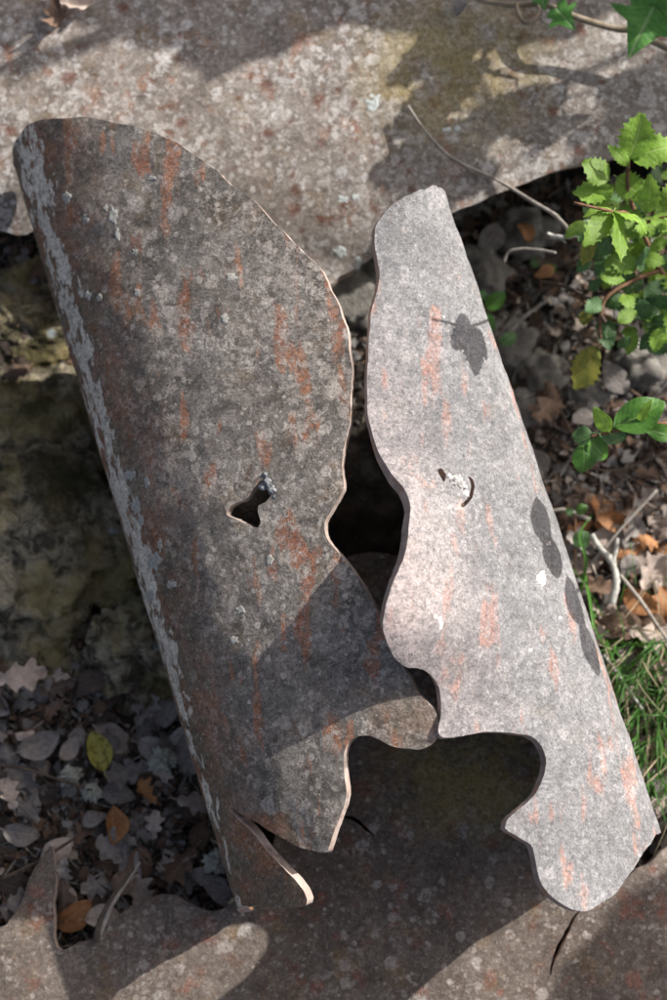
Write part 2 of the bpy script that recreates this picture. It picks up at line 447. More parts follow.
def make_surf(sgn, xc, xs_, h, zs, R0):
    """half arch: crest line xc(y), side line xs_(y), rise h(y) above side height zs(y); q = angle*R0, beyond 90 degrees a wall"""
    def surf(q, y):
        al = q/R0; X = xc(y); A = abs(xs_(y)-X); H = h(y); Z = zs(y)
        if al <= math.pi/2:
            s = math.sin(max(al, 0.))
            return Vector((X+sgn*A*s**(2/PEX), y, Z+H*max(math.cos(al), 0.)**(2/QEX)))
        ex = al-math.pi/2
        return Vector((X+sgn*(A-.25*ex*ex*A*.5), y, Z-H*ex*1.0))
    return surf
def fit_side(sgn, xc, h, zs, R0, line, yt, yb):
    """side line so that the silhouette seen from the camera follows a straight line"""
    v = {yt: sgn*.25, yb: sgn*.15}
    for y in (yt, yb):
        for _ in range(12):
            s = make_surf(sgn, xc, lambda yy: v[y], h, zs, R0)
            best = max(sgn*(proj(s(q*.01*R0, y))[0]-line(proj(s(q*.01*R0, y))[1])) for q in range(60, 170))
            v[y] -= sgn*best/F*1.45*.8
    return lambda y: lerp(v[yb], v[yt], (y-yb)/(yt-yb))

# left half: crest on the right, falling to the left
RL = .30
yT, yB = at(150, 120, .25).y, at(280, 905, .17).y
hL = lambda y: lerp(.145, .17, (y-yB)/(yT-yB)); zL = lambda y: lerp(.105, .130, (y-yB)/(yT-yB))
cL = lambda y: lerp(.135, .115, (y-yB)/(yT-yB))
sideL = fit_side(-1, cL, hL, zL, RL, lambda py: 9+(py-150)*.300, yT, yB)
surfL = make_surf(-1, cL, sideL, hL, zL, RL)
# right half: crest on the left, falling to the right
RR = .22
yT2, yB2 = at(430, 187, .25).y, at(580, 910, .26).y
u2 = lambda y: (y-yB2)/(yT2-yB2)
hR = lambda y: lerp(.155, .062, u2(y)); zR = lambda y: lerp(.11, .205, u2(y))
cR = lambda y: lerp(.055, .000, u2(y))
sideR = fit_side(1, cR, hR, zR, RR, lambda py: 446+(py-195)*.3375, yT2, yB2)
surfR0 = make_surf(1, cR, sideR, hR, zR, RR)
def surfR(q, y):     # the nose of this half stands out a little
    p = surfR0(q, y); t = (p.x-cR(y))/(sideR(y)-cR(y))
    p.z += .046*math.exp(-((u2(y)-.44)/.125)**4)*math.exp(-(t/.40)**2)
    return p
def inv_left(px, py):
    w = at(px, py, .2); t = min(max((cL(w.y)-w.x)/(cL(w.y)-sideL(w.y)), .05), .97)
    return invert(surfL, px, py, (math.asin(t**(PEX/2))*RL, w.y), (.02, 1.5*RL))
def inv_right(px, py):
    w = at(px, py, .22); t = min(max((w.x-cR(w.y))/(sideR(w.y)-cR(w.y)), .05), .97)
    return invert(surfR, px, py, (math.asin(t**(PEX/2))*RR, w.y), (.02, 1.5*RR))

LEFT_PX = [(25,128),(45,120),(75,117),(110,121),(150,131),(185,149),(215,170),(250,200),(280,228),(305,252),(325,277),(338,305),
 (348,335),(351,365),(351,395),(349,425),(344,445),(342,465),(343,490),(337,505),(328,517),(325,528),(330,542),(345,560),(360,580),
 (371,597),(378,610),(386,630),(394,648),(402,664),(411,678),(417,690),(428,703),(437,718),(438,732),(430,745),(417,749),(395,746),(372,737),
 (357,736),(347,745),(345,765),(345,800),(338,825),(329,848),(324,853),(310,850),(280,837),(250,818),(230,807),
 (233,813),(251,831),(270,854),(286,870),(305,893),(306,905),(294,909),(274,909),(255,905)]
o = [inv_left(*p) for p in LEFT_PX]
ytop, ybot = o[0][1], o[-1][1]
side = []
for k in range(9):
    f = k/8; y = lerp(ybot-.004, ytop-.036, f)
    zb = lerp(.045, .012, min(1, f*3)) if f < .85 else .115
    q = math.pi/2 + max(.08, (zL(y)-zb)/hL(y))
    side.append((q*RL, y))
side.append((1.52*RL, ytop-.016))
OUT_L = smooth_path(o+side, .0035)
eyeL = [(210+a/6.67, 450+b/6.67) for a, b in [(105,420),(130,372),(180,350),(250,325),(290,262),(335,215),(380,205),(412,240),(408,300),(370,345),(335,368),(330,425),(340,480),(322,520),(290,525),(200,470),(135,442)]]
HOLE_L = smooth_path([inv_left(*p) for p in eyeL], .0022)
def edgeL(q, v):       # band of flaking whitewash along the side
    d = v.x-sideL(v.y); y = min(1, max(0, (v.y-yB)/(yT-yB)))
    return max(0., 1-abs(d-lerp(.005, .017, y))/lerp(.016, .036, y))*min(1, .6+y*1.2)
def brownL(q, v):
    d = v.x-sideL(v.y); y = min(1, max(0, (v.y-yB)/(yT-yB)))
    tongue = 1. if (v.y < yB+.075 and d < .075) else 0.
    X, Y = proj(v); nose = max(0, 1-math.hypot((X-412)/48, (Y-718)/34))**.5*.6
    return max(min(1, max(0, 1.25-d/lerp(.045, .085, y))), tongue*.9, nose)
meL = build_slab(surfL, OUT_L, [HOLE_L], .0105, .0062, attrs={'edge': edgeL, 'browning': brownL}, sgn=-1)
left = empty('face_sculpture', at(200, 860, .02))
tag(left, 'larger grey lichen-spotted face half with white flaking side, on the left', 'sculpture', 'two facing clay profiles')
left_shell = child('shell', meL, [M_LEFT, M_CUT], left)

RIGHT_PX = [(430,187),(410,195),(395,203),(387,210),(380,218),(376,228),(375,245),(378,262),(380,275),(376,295),(371,315),(369,335),(368,360),(367,390),(368,415),
 (373,435),(380,455),(393,475),(403,487),(409,500),(410,520),(406,545),(399,570),(390,593),(384,612),(383,628),(388,645),(400,662),(412,668),
 (425,671),(434,678),(440,690),(441,710),(440,735),(470,734),(490,732),(520,733),(535,740),(546,755),(545,772),(537,790),(522,808),(506,820),
 (505,828),(515,836),(530,845),(535,860),(540,880),(550,895),(565,907),(580,911),(597,906),(615,892),(633,869),(646,850),(655,836)]
o = [inv_right(*p) for p in RIGHT_PX]
ytop, ybot = o[0][1], o[-1][1]
side = []
for k in range(9):
    f = k/8; y = lerp(ybot+.012, ytop-.004, f)
    zb = .05 if f < .1 else (.02 if f < .86 else .16)
    q = math.pi/2 + max(.1, (zR(y)-zb)/hR(y))
    side.append((min(q, 4.6)*RR, y))
side.append((1.45*RR, ytop+.004))
OUT_R = smooth_path(o+[(1.50*RR, ybot+.004)]+side, .0035)
hr1 = [(400+a/6.67, 440+b/6.67) for a, b in [(250,205),(275,195),(300,232),(345,240),(305,255),(290,280),(268,250)]]
hr2 = [(400+a/6.67, 440+b/6.67) for a, b in [(455,235),(485,255),(500,310),(485,375),(450,430),(415,448),(412,425),(445,395),(470,345),(475,290)]]
HOLES_R = [smooth_path([inv_right(*p) for p in h], .0015) for h in (hr1, hr2)]
def pinkR(q, v):
    t = (v.x-cR(v.y))/(sideR(v.y)-cR(v.y)); u = u2(v.y)
    return max(0, 1-t/.55)*max(0, 1-abs(u-.42)/.45)
meR = build_slab(surfR, OUT_R, HOLES_R, .0095, .0062, attrs={'pink': pinkR})
right = empty('face_sculpture', at(560, 880, .02))
tag(right, 'narrower pale pinkish-grey face half with salmon streaks, on the right', 'sculpture', 'two facing clay profiles')
right_shell = child('shell', meR, [M_RIGHT, M_CUTD], right)

# slab at the top: gentle swell, raised on stones
def surfT(x, y):
    d = y-.235
    return Vector((x, y, .075 + .05*(1-math.exp(-max(d+.02, 0)/.06)) + .10*max(d, 0) - .06*(x-.05)**2 - .22*max(d-.12, 0)**2))
TOP_PX = [(-90,215),(-40,226),(0,231),(12,235),(26,234),(60,226),(130,245),(230,275),(300,290),(330,285),(341,276),(358,267),(373,258),(420,230),(470,206),(488,198),(514,187),(544,175.5),(573,167),(588,164),
 (620,158),(667,150),(740,138)]
o = [invert(surfT, px, py, (at(px,py,.1).x, at(px,py,.1).y), (-2, 2)) for px, py in TOP_PX]
o += [(.50, .66), (.2, .70), (-.2, .70), (-.5, .66)]
def mossT(q, v):
    X, Y = proj(v)
    return max(0, 1-math.hypot((X-455)/110, (Y-70)/95))**.6
meT = build_slab(surfT, smooth_path(o, .005), [], .014, .011, attrs={'moss_or_bounce': mossT}, bulge=.002)
top = empty('cut_slab', at(300, 200, .02))
tag(top, 'broad mottled rusty slab with pale lichen, lying behind the two faces at the top', 'slab', 'cut slabs around the faces')
top_shell = child('shell', meT, [M_TOP, M_CUTD], top)

# slab at the bottom: under both faces
def surfB(x, y):
    return Vector((x, y, .034 + .012*math.cos((x-.05)*4) + .0*y))
LOW_PX = [(-90,935),(-30,934),(0,928),(11,920),(22,899),(32,874),(43,856),(53,846),(55,870),(53,920),(54,942),(61,951),(79,942),(97,938),(115,920),(133,904),(155,896),(173,897),(191,904),(205,910),(222,908),
 (262,872),(292,760),(300,640),(340,560),(420,560),(500,600),(560,760),(610,868),(640,868),(667,846),(740,780)]
o = [invert(surfB, px, py, (at(px,py,.04).x, at(px,py,.04).y), (-2, 2)) for px, py in LOW_PX]
o += [(.50, -.66), (.2, -.72), (-.2, -.72), (-.5, -.66)]
def slit(pts, w):
    n = len(pts); up, dn = [], []
    for k, (x, y) in enumerate(pts):
        d = Vector(pts[min(k+1, n-1)])-Vector(pts[max(k-1, 0)]); d.normalize(); e = w*.5*math.sin(math.pi*(k+.35)/(n-.3))
        up.append((x-d.y*e, y+d.x*e)); dn.append((x+d.y*e, y-d.x*e))
    return smooth_path([tuple(invert(surfB, px, py, (at(px,py,.04).x, at(px,py,.04).y), (-2, 2))) for px, py in up+dn[::-1]], .0025)
SL = [slit([(580,908),(572,922),(564,935),(557,950),(553,962),(551,976)], 5), slit([(332,816),(345,817),(356,820),(366,827),(374,836)], 4)]
def moss_bounceB(q, v):  # olive patch in the mouth opening, lightened to paint in bounced light
    X, Y = proj(v)
    return max(0, 1-math.hypot((X-470)/110, (Y-770)/75))**.5
meB = build_slab(surfB, smooth_path(o, .004), SL, .013, .010, attrs={'moss_or_bounce': moss_bounceB}, bulge=.0018)
low = empty('cut_slab', at(333, 990, .02))
tag(low, 'brown rusty slab with a notched left edge lying under both faces at the bottom', 'slab', 'cut slabs around the faces')
child('shell', meB, [M_LOW, M_CUTD], low)

# ---- lichen patches and flecks (thin crusts that follow the surface they grow on)
def surf_pt(kind, px, py):
    if kind == 'L': q = inv_left(px, py); return surfL, q
    if kind == 'R': q = inv_right(px, py); return surfR, q
    s = surfT if kind == 'T' else surfB
    return s, invert(s, px, py, (at(px,py,.08).x, at(px,py,.08).y), (-2, 2))
def crust(kind, px, py, rx, ry, seed, root, mat, lobes=.45):
    V, Fc = [], []; n = 30
    def pt(x, y, lift):
        s, q = surf_pt(kind, x, y); p = s(*q); h = 2e-4
        nn = (s(q[0]+h, q[1])-p).cross(s(q[0], q[1]+h)-p); nn.normalize()
        if nn.z < 0: nn = -nn
        return p + nn*(lift + (.0012 if kind in 'LR' else .0018)*nz(p, 26, 3)+.0005*nz(p, 120, 2))
    V.append(pt(px, py, .0002))
    for ring, f in ((0, .5), (1, .85), (2, 1.)):
        for k in range(n):
            a = 2*math.pi*k/n
            r = 1+lobes*1.6*noise.noise(Vector((math.cos(a)*1.6, math.sin(a)*1.6, seed*3.7)))+lobes*.35*noise.noise(Vector((math.cos(a)*3, math.sin(a)*3, seed*1.3)))
            V.append(pt(px+rx*f*r*math.cos(a), py+ry*f*r*math.sin(a), (.0002, .0002, -.0002)[ring]))
    for k in range(n):
        k2 = (k+1) % n; Fc.append((0, 1+k, 1+k2))
        for r in range(2): Fc.append((1+r*n+k, 1+(r+1)*n+k, 1+(r+1)*n+k2, 1+r*n+k2))
    link('lichen_patch', mesh('lichen', V, Fc), mat, root)
CR = [('T',374,101,8,6),('T',371,108,5,4),('T',343,200,5,5),('T',355,197,4,3),('T',340,252,6,5),('T',357,262,5,5),('T',393,212,5,4),('T',408,203,3,3),('T',447,130,4,3),('T',457,128,3,3),
      ('L',113,216,5,10),('L',117,234,3,6),('L',106,208,3,4),('L',86,217,4,5),('L',67,197,4,7),('L',152,178,5,3),('L',135,252,3,4),('L',137,293,4,5),('L',231,277,6,4),('L',225,318,5,4),
      ('L',130,475,5,6),('L',147,482,3,7),('L',136,505,5,8),('L',141,520,4,5),('L',154,561,7,9),('L',150,595,4,7),('L',172,585,5,4),('L',160,545,3,6),('L',88,295,3,4),('L',99,298,3,4),('L',240,610,5,4),('L',235,640,4,5),('L',270,560,4,5),
      ('R',542,578,5,7),('R',440,623,2.5,6),('R',435,617,2,3),('R',560,618,2,2),('R',549,544,2,2),('R',493,486,2,2),('R',444,317,1.6,2),('R',530,650,2,3)]
for i, (k, x, y, rx, ry) in enumerate(CR):
    root = {'T': top_shell, 'L': left_shell, 'R': right_shell}[k]
    mt = M_LICHEN if k == 'T' else (M_CRUST if k == 'L' else M_PLASTER)
    crust(k, x, y, rx, ry, i, root, mt)

def lump(c, r, seed, rough=.4, sq=(1,1,1), sub=3, fr=2.2):
    bm = bmesh.new(); bmesh.ops.create_icosphere(bm, subdivisions=sub, radius=1)
    for v in bm.verts:
        d = v.co.normalized()
        k = 1+rough*noise.fractal(d*fr+Vector((seed*3.1, seed, 0)), 1., 2., 4)
        v.co = Vector((d.x*sq[0], d.y*sq[1], d.z*sq[2]))*(k*r)
    me = bpy.data.meshes.new('lump'); bm.to_mesh(me); bm.free(); me.shade_smooth()
    me.transform(Matrix.Translation(c)); return me
def on_surf(k, px, py, lift=0):
    s, q = surf_pt(k, px, py); return s(*q)+Vector((0, 0, lift))
for i, (x, y, r) in enumerate([(454,481,5.5),(461,486,5),(464,494,4),(449,477,3.5),(458,478,4)]):
    link('plaster_lump', lump(on_surf('R', x, y, -.002), r/1000, i, .6, (1,1,.7), 3, 3), M_PLASTER, right_shell)
for i, (x, y, r) in enumerate([(268,481,4),(273,489,4.5),(263,486,3.5),(276,497,3),(266,474,3)]):
    link('plaster_lump', lump(on_surf('L', x, y, -.002), r/1000, i+9, .6, (1,1,.6), 3, 3), M_PLASTERG, left_shell)

# ------------------------------------------------------------------ rocks
ROCKS = [('rock', (40,520), (.17,.15,.06), -.012, 'large mossy yellow-grey rock left of the larger face', M_ROCK, .35),
         ('rock', (150,640), (.07,.06,.06), -.01, 'small mossy rock half hidden beside the lower side of the larger face', M_ROCK, .4),
         ('rock', (20,330), (.09,.06,.035), -.015, 'dark mossy rock in shade below the left end of the top slab', M_ROCK, .45)]
def rock(name, px, size, z, label, mat, rough, seed):
    c = at(px[0], px[1], z)
    bm = bmesh.new(); bmesh.ops.create_icosphere(bm, subdivisions=6, radius=1)
    for v in bm.verts:
        d = v.co.normalized()
        k = 1+rough*noise.fractal(d*1.5+Vector((seed, 0, 0)), 1., 2., 3)+.10*noise.fractal(d*6+Vector((seed, 2, 0)), 1., 2., 4)+.07*abs(noise.fractal(d*15+Vector((seed, 4, 0)), .8, 2., 4))+.02*noise.noise(d*55)
        v.co = Vector((d.x*size[0], d.y*size[1], d.z*size[2]))*k
    me = bpy.data.meshes.new(name); bm.to_mesh(me); bm.free(); me.shade_smooth()
    o = link(name, me, mat); o.location = c
    return tag(o, label, 'rock')
for i, (n, p, s, z, lb, m, rg) in enumerate(ROCKS): rock(n, p, s, z, lb, m, rg, i*7.3+1)
STONES = [((505,345),(.035,.03,.02),'grey crusty clod under the oak sapling, nearest the pale face'),
          ((545,375),(.028,.024,.018),'grey crusty clod below the yellowing oak leaf'),
          ((520,410),(.03,.022,.016),'dark grey clod between the pale face and the round-leaved sprig'),
          ((480,270),(.03,.03,.022),'shaded grey stone just below the edge of the top slab'),
          ((525,235),(.032,.024,.02),'shaded stone between the top slab and the hooked twig'),
          ((590,395),(.028,.02,.014),'flat grey stone under the round-leaved sprig'),
          ((640,370),(.03,.025,.018),'grey stone at the right edge under the oak sapling'),
          ((588,500),(.012,.012,.010),'small whitish crumbly stone beside the round green leaves'),
          ((629,727),(.012,.010,.009),'bluish grey pebble in the grass beside the pale face'),
          ((30,430),(.02,.016,.012),'small grey stone on the upper side of the mossy rock'),
          ((345,300),(.05,.04,.035),'dark lichen-spotted stone seen in the gap under the top slab')]
for i, (p, s, lb) in enumerate(STONES):
    c = at(p[0], p[1], 0); c.z = ground_z(c.x, c.y)+s[2]*.35
    me = lump(Vector((0,0,0)), 1, i*2.3, .4, s, 4, 1.8)
    o = link('stone', me, M_STONE); o.location = c; tag(o, lb, 'stone', 'stones and clods on the soil')
# supports under the top slab, so that it rests on something
for i, (x, y) in enumerate([(-.3,.42),(.05,.46),(.34,.40)]):
    me = lump(Vector((0,0,0)), 1, 40+i, .25, (.07,.06,surfT(x, y).z*.45), 4, 1.5)
    o = link('stone', me, M_STONE); o.location = (x, y, surfT(x, y).z*.45-.016)
    tag(o, 'hidden stone propping up the top slab %s' % ('under its left end', 'under its middle', 'under its right end')[i], 'stone', 'stones propping the top slab')

# ------------------------------------------------------------------ leaves
def leaf_mesh(kind, seed, curl=.25, fold=.25, twist=.0):
    """unit leaf: base at origin, tip at +y 1, normal +z; UV x -1..1 across, y along"""
    rnd = random.Random(seed); V, Fc, UV = [], [], []
    n = {'oak': 40, 'spiny': 21, 'oval': 14, 'bit': 7}[kind]
    cols = (-1, -.55, 0, .55, 1) if kind != 'bit' else (-1, 0, 1)
    asym = rnd.uniform(-.12, .12)
    ph = rnd.uniform(0, 6.28)
    for i in range(n+1):
        v = i/n
        if kind == 'oak':
            env = math.sin(math.pi*min(1, v**1.15*.97+.02))**.7*(.55+.55*v)*.36
            lob = .78+.25*math.cos(2*math.pi*(3.6*v)+2.9)+.05*math.cos(2*math.pi*9*v+ph)
            w0 = env*lob if .03 < v < .99 else .012
            w = (w0*(1+.04*rnd.uniform(-1,1)), w0*(1+.04*rnd.uniform(-1,1)))
            if v < .08: w = (.012, .012)
        elif kind == 'spiny':
            env = math.sin(math.pi*v**.85)**.75*.34
            tooth = 1.16 if i % 3 == 2 else (.98 if i % 3 == 0 else .90)
            w = (max(.01, env*tooth),)*2
        elif kind == 'oval':
            env = math.sin(math.pi*v**.9)**.7*.30
            w = (max(.01, env),)*2
        else:
            env = math.sin(math.pi*(.1+.85*v))*.34
            w = (max(.02, env*rnd.uniform(.5,1.2)), max(.02, env*rnd.uniform(.5,1.2)))
        for c in cols:
            ww = w[0] if c < 0 else w[1]
            x = c*ww; y = v
            if kind == 'spiny' and abs(c) == 1 and i % 3 == 2: y += .03
            if kind == 'oak' and abs(c) > .5: y += .16*abs(c)*w[0]/.36*.6
            z = fold*abs(x)*.9 + curl*(.25*math.sin(math.pi*v*.9+.2)-.25*v) + (.05 if kind == 'oak' else .035)*math.sin(v*9+ph+c*2)*abs(c)+.03*math.sin(v*5+ph*2)
            z -= .9*curl*x*x*2
            x += asym*math.sin(math.pi*v)*.5 + twist*z
            V.append((x, y, z)); UV.append((c, v))
    m = len(cols)
    for i in range(n):
        for k in range(m-1): Fc.append((i*m+k, i*m+k+1, (i+1)*m+k+1, (i+1)*m+k))
    if kind in ('oak', 'spiny', 'oval'):   # stalk
        b = len(V); V += [(-.011,.02,0),(.011,.02,0),(.009,-.13,-.03),(-.009,-.13,-.03)]; UV += [(0,0)]*4; Fc.append((b,b+1,b+2,b+3))
    me = mesh('leaf_'+kind, V, Fc); ul = me.uv_layers.new(name='UVMap')
    for lp in me.loops: ul.data[lp.index].uv = UV[lp.vertex_index]
    return me
def ivy_mesh(seed=0):
    pts = [(0,0),(.16,-.10),(.38,-.02),(.36,.10),(.30,.20),(.60,.30),(.48,.38),(.26,.46),(.16,.68),(0,1.0)]
    out = [(x, y) for x, y in pts]+[(-x, y) for x, y in pts[-2:0:-1]]
    dense = []
    for i in range(len(out)):
        a, b = Vector(out[i]), Vector(out[(i+1) % len(out)])
        for k in range(3): dense.append(a.lerp(b, k/3))
    bm = bmesh.new(); c = Vector((0, .28))
    def z(p): return .10*abs(p.x)-.22*(p.x*p.x)-.12*p.y*p.y+.03*math.sin(p.y*9+p.x*7+seed)
    rings = []
    for f in (1, .6, .25):
        rings.append([bm.verts.new((*(c.lerp(p, f)), z(c.lerp(p, f)))) for p in dense])
    cv = bm.verts.new((c.x, c.y, z(c))); n = len(dense)
    for a, b in ((0,1),(1,2)):
        for i in range(n): bm.faces.new((rings[a][i], rings[a][(i+1)%n], rings[b][(i+1)%n], rings[b][i]))
    for i in range(n): bm.faces.new((rings[2][i], rings[2][(i+1)%n], cv))
    uvl = bm.loops.layers.uv.new('UVMap')
    for f in bm.faces:
        for l_ in f.loops: l_[uvl].uv = (l_.vert.co.x*2.2, l_.vert.co.y)
    me = bpy.data.meshes.new('leaf_ivy'); bm.to_mesh(me); bm.free(); me.shade_smooth(); return me
LM = {'oak': [leaf_mesh('oak', s, random.uniform(-.9,1.1), random.uniform(-.3,.8), random.uniform(-.6,.6)) for s in range(12)],
      'spiny': [leaf_mesh('spiny', s, random.uniform(.1,.45), random.uniform(.1,.4)) for s in range(6)],
      'oval': [leaf_mesh('oval', s, random.uniform(.1,.5), random.uniform(.1,.45)) for s in range(5)],
      'dry': [leaf_mesh('oval', s+20, random.uniform(-.6,.9), random.uniform(.1,.9), random.uniform(-.6,.6)) for s in range(6)],
      'ivy': [ivy_mesh(0), ivy_mesh(2)]}
MESHCACHE = {}
def leaf_with(kind, idx, mat):
    k = (kind, idx % len(LM[kind]), mat.name)
    if k not in MESHCACHE:
        me = LM[kind][k[1]].copy(); me.materials.clear(); me.materials.append(mat); MESHCACHE[k] = me
    return MESHCACHE[k]
def leaf_matrix(base, tip, roll=0., nrm=Vector((0,0,1)), wide=1.):
    d = tip-base; ln = d.length; y = d.normalized()
    x = y.cross(nrm); x.normalize(); z = x.cross(y)
    m = Matrix((x, y, z)).transposed() @ Matrix.Rotation(roll, 3, 'Y')
    return Matrix.Translation(base) @ m.to_4x4() @ Matrix.Diagonal((ln*wide, ln, ln, 1))

# --- fallen leaves one by one
REGION_TXT = {'A': 'in shaded litter left of the larger face', 'B': 'in the dark under the top slab, left side',
              'C': 'on shaded soil under the oak sapling', 'D': 'in sunlit litter right of the pale face',
              'E': 'in the grass beside the pale face'}
MARKS = {'A': [(18,676,'the large pale oak leaf'),(98,752,'the plump yellow spotted leaf'),(45,774,'the thin dark twig in the litter'),(53,846,'the peak of the notched slab'),
  (74,914,'the tan leaf in the slab notch'),(215,880,'the tongue of the larger face'),(150,660,'the small mossy rock'),(163,760,'the greenish lichen tuft'),(148,792,'the torn orange leaf'),
  (112,825,'the upright reddish-brown leaf'),(120,880,'the dark bark splinter'),(180,740,'the lower side of the larger face'),(10,795,'the bright pale oak leaf'),(10,880,'the left slab end'),(165,895,'the hump of the notched slab')],
 'B': [(20,270,'the dark slab edge at the left'),(20,330,'the dark mossy rock'),(50,300,'the upper side of the larger face'),(20,400,'the large mossy rock')],
 'C': [(525,250,'the hooked twig'),(490,310,'the seedling behind the pale face'),(585,368,'the yellowing oak leaf'),(600,435,'the round-leaved sprig'),(510,190,'the edge of the top slab'),(520,410,'the dark grey clod'),
  (545,345,'the grey crusty clods'),(588,500,'the small whitish stone'),(640,370,'the grey stone at the right edge'),(655,455,'the fine dark twig'),(650,500,'the straight slanting stick'),(630,300,'the middle of the oak sapling'),(560,236,'the stubby lichen-covered twig'),(530,460,'the side of the pale face')],
 'D': [(613,570,'the forked pale twig'),(630,520,'the slanting grey stick'),(576,540,'the tiny round-leaved seedling'),(648,636,'the cream leaf above the grass'),(652,575,'the large sunlit cream leaf'),(640,605,'the curled russet leaf'),
  (596,640,'the pale leaf against the face'),(622,628,'the long tan leaf'),(612,522,'the sunlit tan leaf'),(665,610,'the right edge'),(590,590,'the sunlit side of the pale face')],
 'E': [(629,727,'the bluish grey pebble'),(646,716,'the tip of the pale dry stalk'),(655,690,'the thickest grass'),(650,790,'the lowest grass blades'),(660,845,'the right end of the bottom slab')]}
MATS = {'brown': B1, 'pale': B2, 'grey': B3, 'orange-brown': B4, 'dark': B5}
def drop_leaf(px, py, size, ang, kind, colour, label=None, lift=None, tiltmax=.35, region=None, seed=None):
    c = at(px, py, .01); gz = ground_z(c.x, c.y)
    z = gz + (lift if lift is not None else random.uniform(.004, .026))
    c = at(px, py, z)
    mat = MATS.get(colour, None) or colour
    me = leaf_with(kind, seed if seed is not None else random.randrange(99), mat)
    o = link('fallen_leaf', me)
    rot = Matrix.Rotation(ang, 4, 'Z') @ Matrix.Rotation(random.uniform(-tiltmax, tiltmax), 4, 'X') @ Matrix.Rotation(random.uniform(-tiltmax, tiltmax)+(math.pi if random.random() < .25 and not label else 0), 4, 'Y')
    s = size/1000
    o.matrix_world = Matrix.Translation(c) @ rot @ Matrix.Diagonal((s, s, s, 1)) @ Matrix.Translation((0, -.5, 0))
    if label: tag(o, label, 'leaf')
    else:
        shape = 'oak' if kind == 'oak' else 'oval'
        best = min(MARKS[region], key=lambda m: math.hypot(m[0]-px, m[1]-py)); dx, dy = px-best[0], py-best[1]
        where = ('right of' if dx > 0 else 'left of') if abs(dx) > abs(dy) else ('below' if dy > 0 else 'above')
        if math.hypot(dx, dy) < 9: where = 'touching'
        sz = 'small' if size < 32 else ('medium' if size < 39 else 'large')
        tag(o, '%s %s %s leaf %s %s' % (sz, colour, shape, where, best[2]), 'leaf', 'fallen leaves '+REGION_TXT[region])
    return o
def scatter(region, n, x0, x1, y0, y1, cols, size=(26, 46), ok=lambda x, y: True):
    k = 0
    while k < n:
        x, y = random.uniform(x0, x1), random.uniform(y0, y1)
        if not ok(x, y): continue
        kind = 'oak' if random.random() < .68 else 'dry'
        drop_leaf(x, y, random.uniform(*size), random.uniform(0, 6.28), kind, random.choice(cols), region=region); k += 1
lineL = lambda y: 9+(y-150)*.3
lineR = lambda y: 446+(y-195)*.3375
def slabtop(x): return 928 if x < 5 else table([(-b, a) for b, a in [(0,928),(22,899),(53,846),(56,940),(97,936),(155,894),(230,905)]], -x)
scatter('A', 95, -10, 240, 668, 935, ['brown','grey','grey','grey','dark','pale','dark','dark'], ok=lambda x, y: x < lineL(y)+4 and y < slabtop(x)+4)
scatter('B', 16, 0, 60, 245, 420, ['brown','dark','grey','dark'], ok=lambda x, y: x < lineL(y)+4)
scatter('C', 38, 440, 675, 200, 520, ['brown','dark','grey','dark','brown'], ok=lambda x, y: x > lineR(y)-4 and y > 190-.2*(x-470))
scatter('D', 62, 560, 675, 500, 668, ['pale','pale','brown','grey','orange-brown','pale','brown'], ok=lambda x, y: x > lineR(y)+2)
scatter('E', 18, 615, 675, 670, 850, ['brown','grey','dark','pale'], ok=lambda x, y: x > lineR(y)+2)
NAMED = [(18,676,52,-1.5,'oak','pale','large pale lobed oak leaf at the left edge beside the mossy rock',.03),
         (10,795,34,.3,'oak','pale','bright pale oak leaf at the left edge above the notched slab',.03),
         (38,742,44,-1.1,'dry','grey','long grey leaf pointing to the yellow spotted leaf',.028),
         (70,748,28,-.7,'dry','pale','small whitish narrow leaf just left of the yellow spotted leaf',.03),
         (98,752,40,.35,'dry',B6,'plump yellow leaf with dark spots in the shaded litter',.034),
         (74,914,42,-1.0,'dry','orange-brown','orange-tan oval leaf lying in the notch of the bottom slab',.022),
         (148,792,28,.8,'oak','orange-brown','torn orange leaf in the shaded litter',.026),
         (130,770,46,1.9,'oak','grey','large dull grey oak leaf right of the yellow spotted leaf',.024),
         (120,852,50,1.2,'oak','grey','broad grey oak leaf above the edge of the notched slab',.026),
         (112,825,36,.1,'dry','orange-brown','upright reddish-brown oval leaf in the middle of the litter',.028),
         (182,862,44,2.4,'oak','brown','dark brown curled oak leaf close to the larger face tongue',.024),
         (145,712,36,-.6,'oak','grey','pale grey oak leaf against the side of the larger face',.026),
         (648,636,48,-1.9,'oak','pale','cream lobed oak leaf lying at the top of the grass',.03),
         (652,575,44,-.6,'oak','pale','large sunlit cream leaf at the right edge',.034),
         (612,522,34,1.2,'dry','orange-brown','sunlit tan leaf below the round green leaves',.03),
         (640,600,40,1.0,'dry','orange-brown','curled russet leaf beside the lichen-covered twig',.032),
         (622,625,44,1.5,'dry','brown','long tan leaf lying just above the grass',.03),
         (596,640,30,-.3,'oak','pale','pale leaf tucked against the side of the pale face',.03),
         (545,272,22,2.2,'dry','orange-brown','pinkish dead leaf hanging below the hooked twig',.08),
         (525,232,26,.4,'dry','orange-brown','reddish leaf in the dark hollow under the top slab',.03),
         (615,378,40,.7,'dry','grey','long smooth grey-brown leaf under the yellowing oak leaf',.02)]
for (x, y, s, a, k, c, lb, lf) in NAMED: drop_leaf(x, y, s, a, k, c, lb, lf, .25)
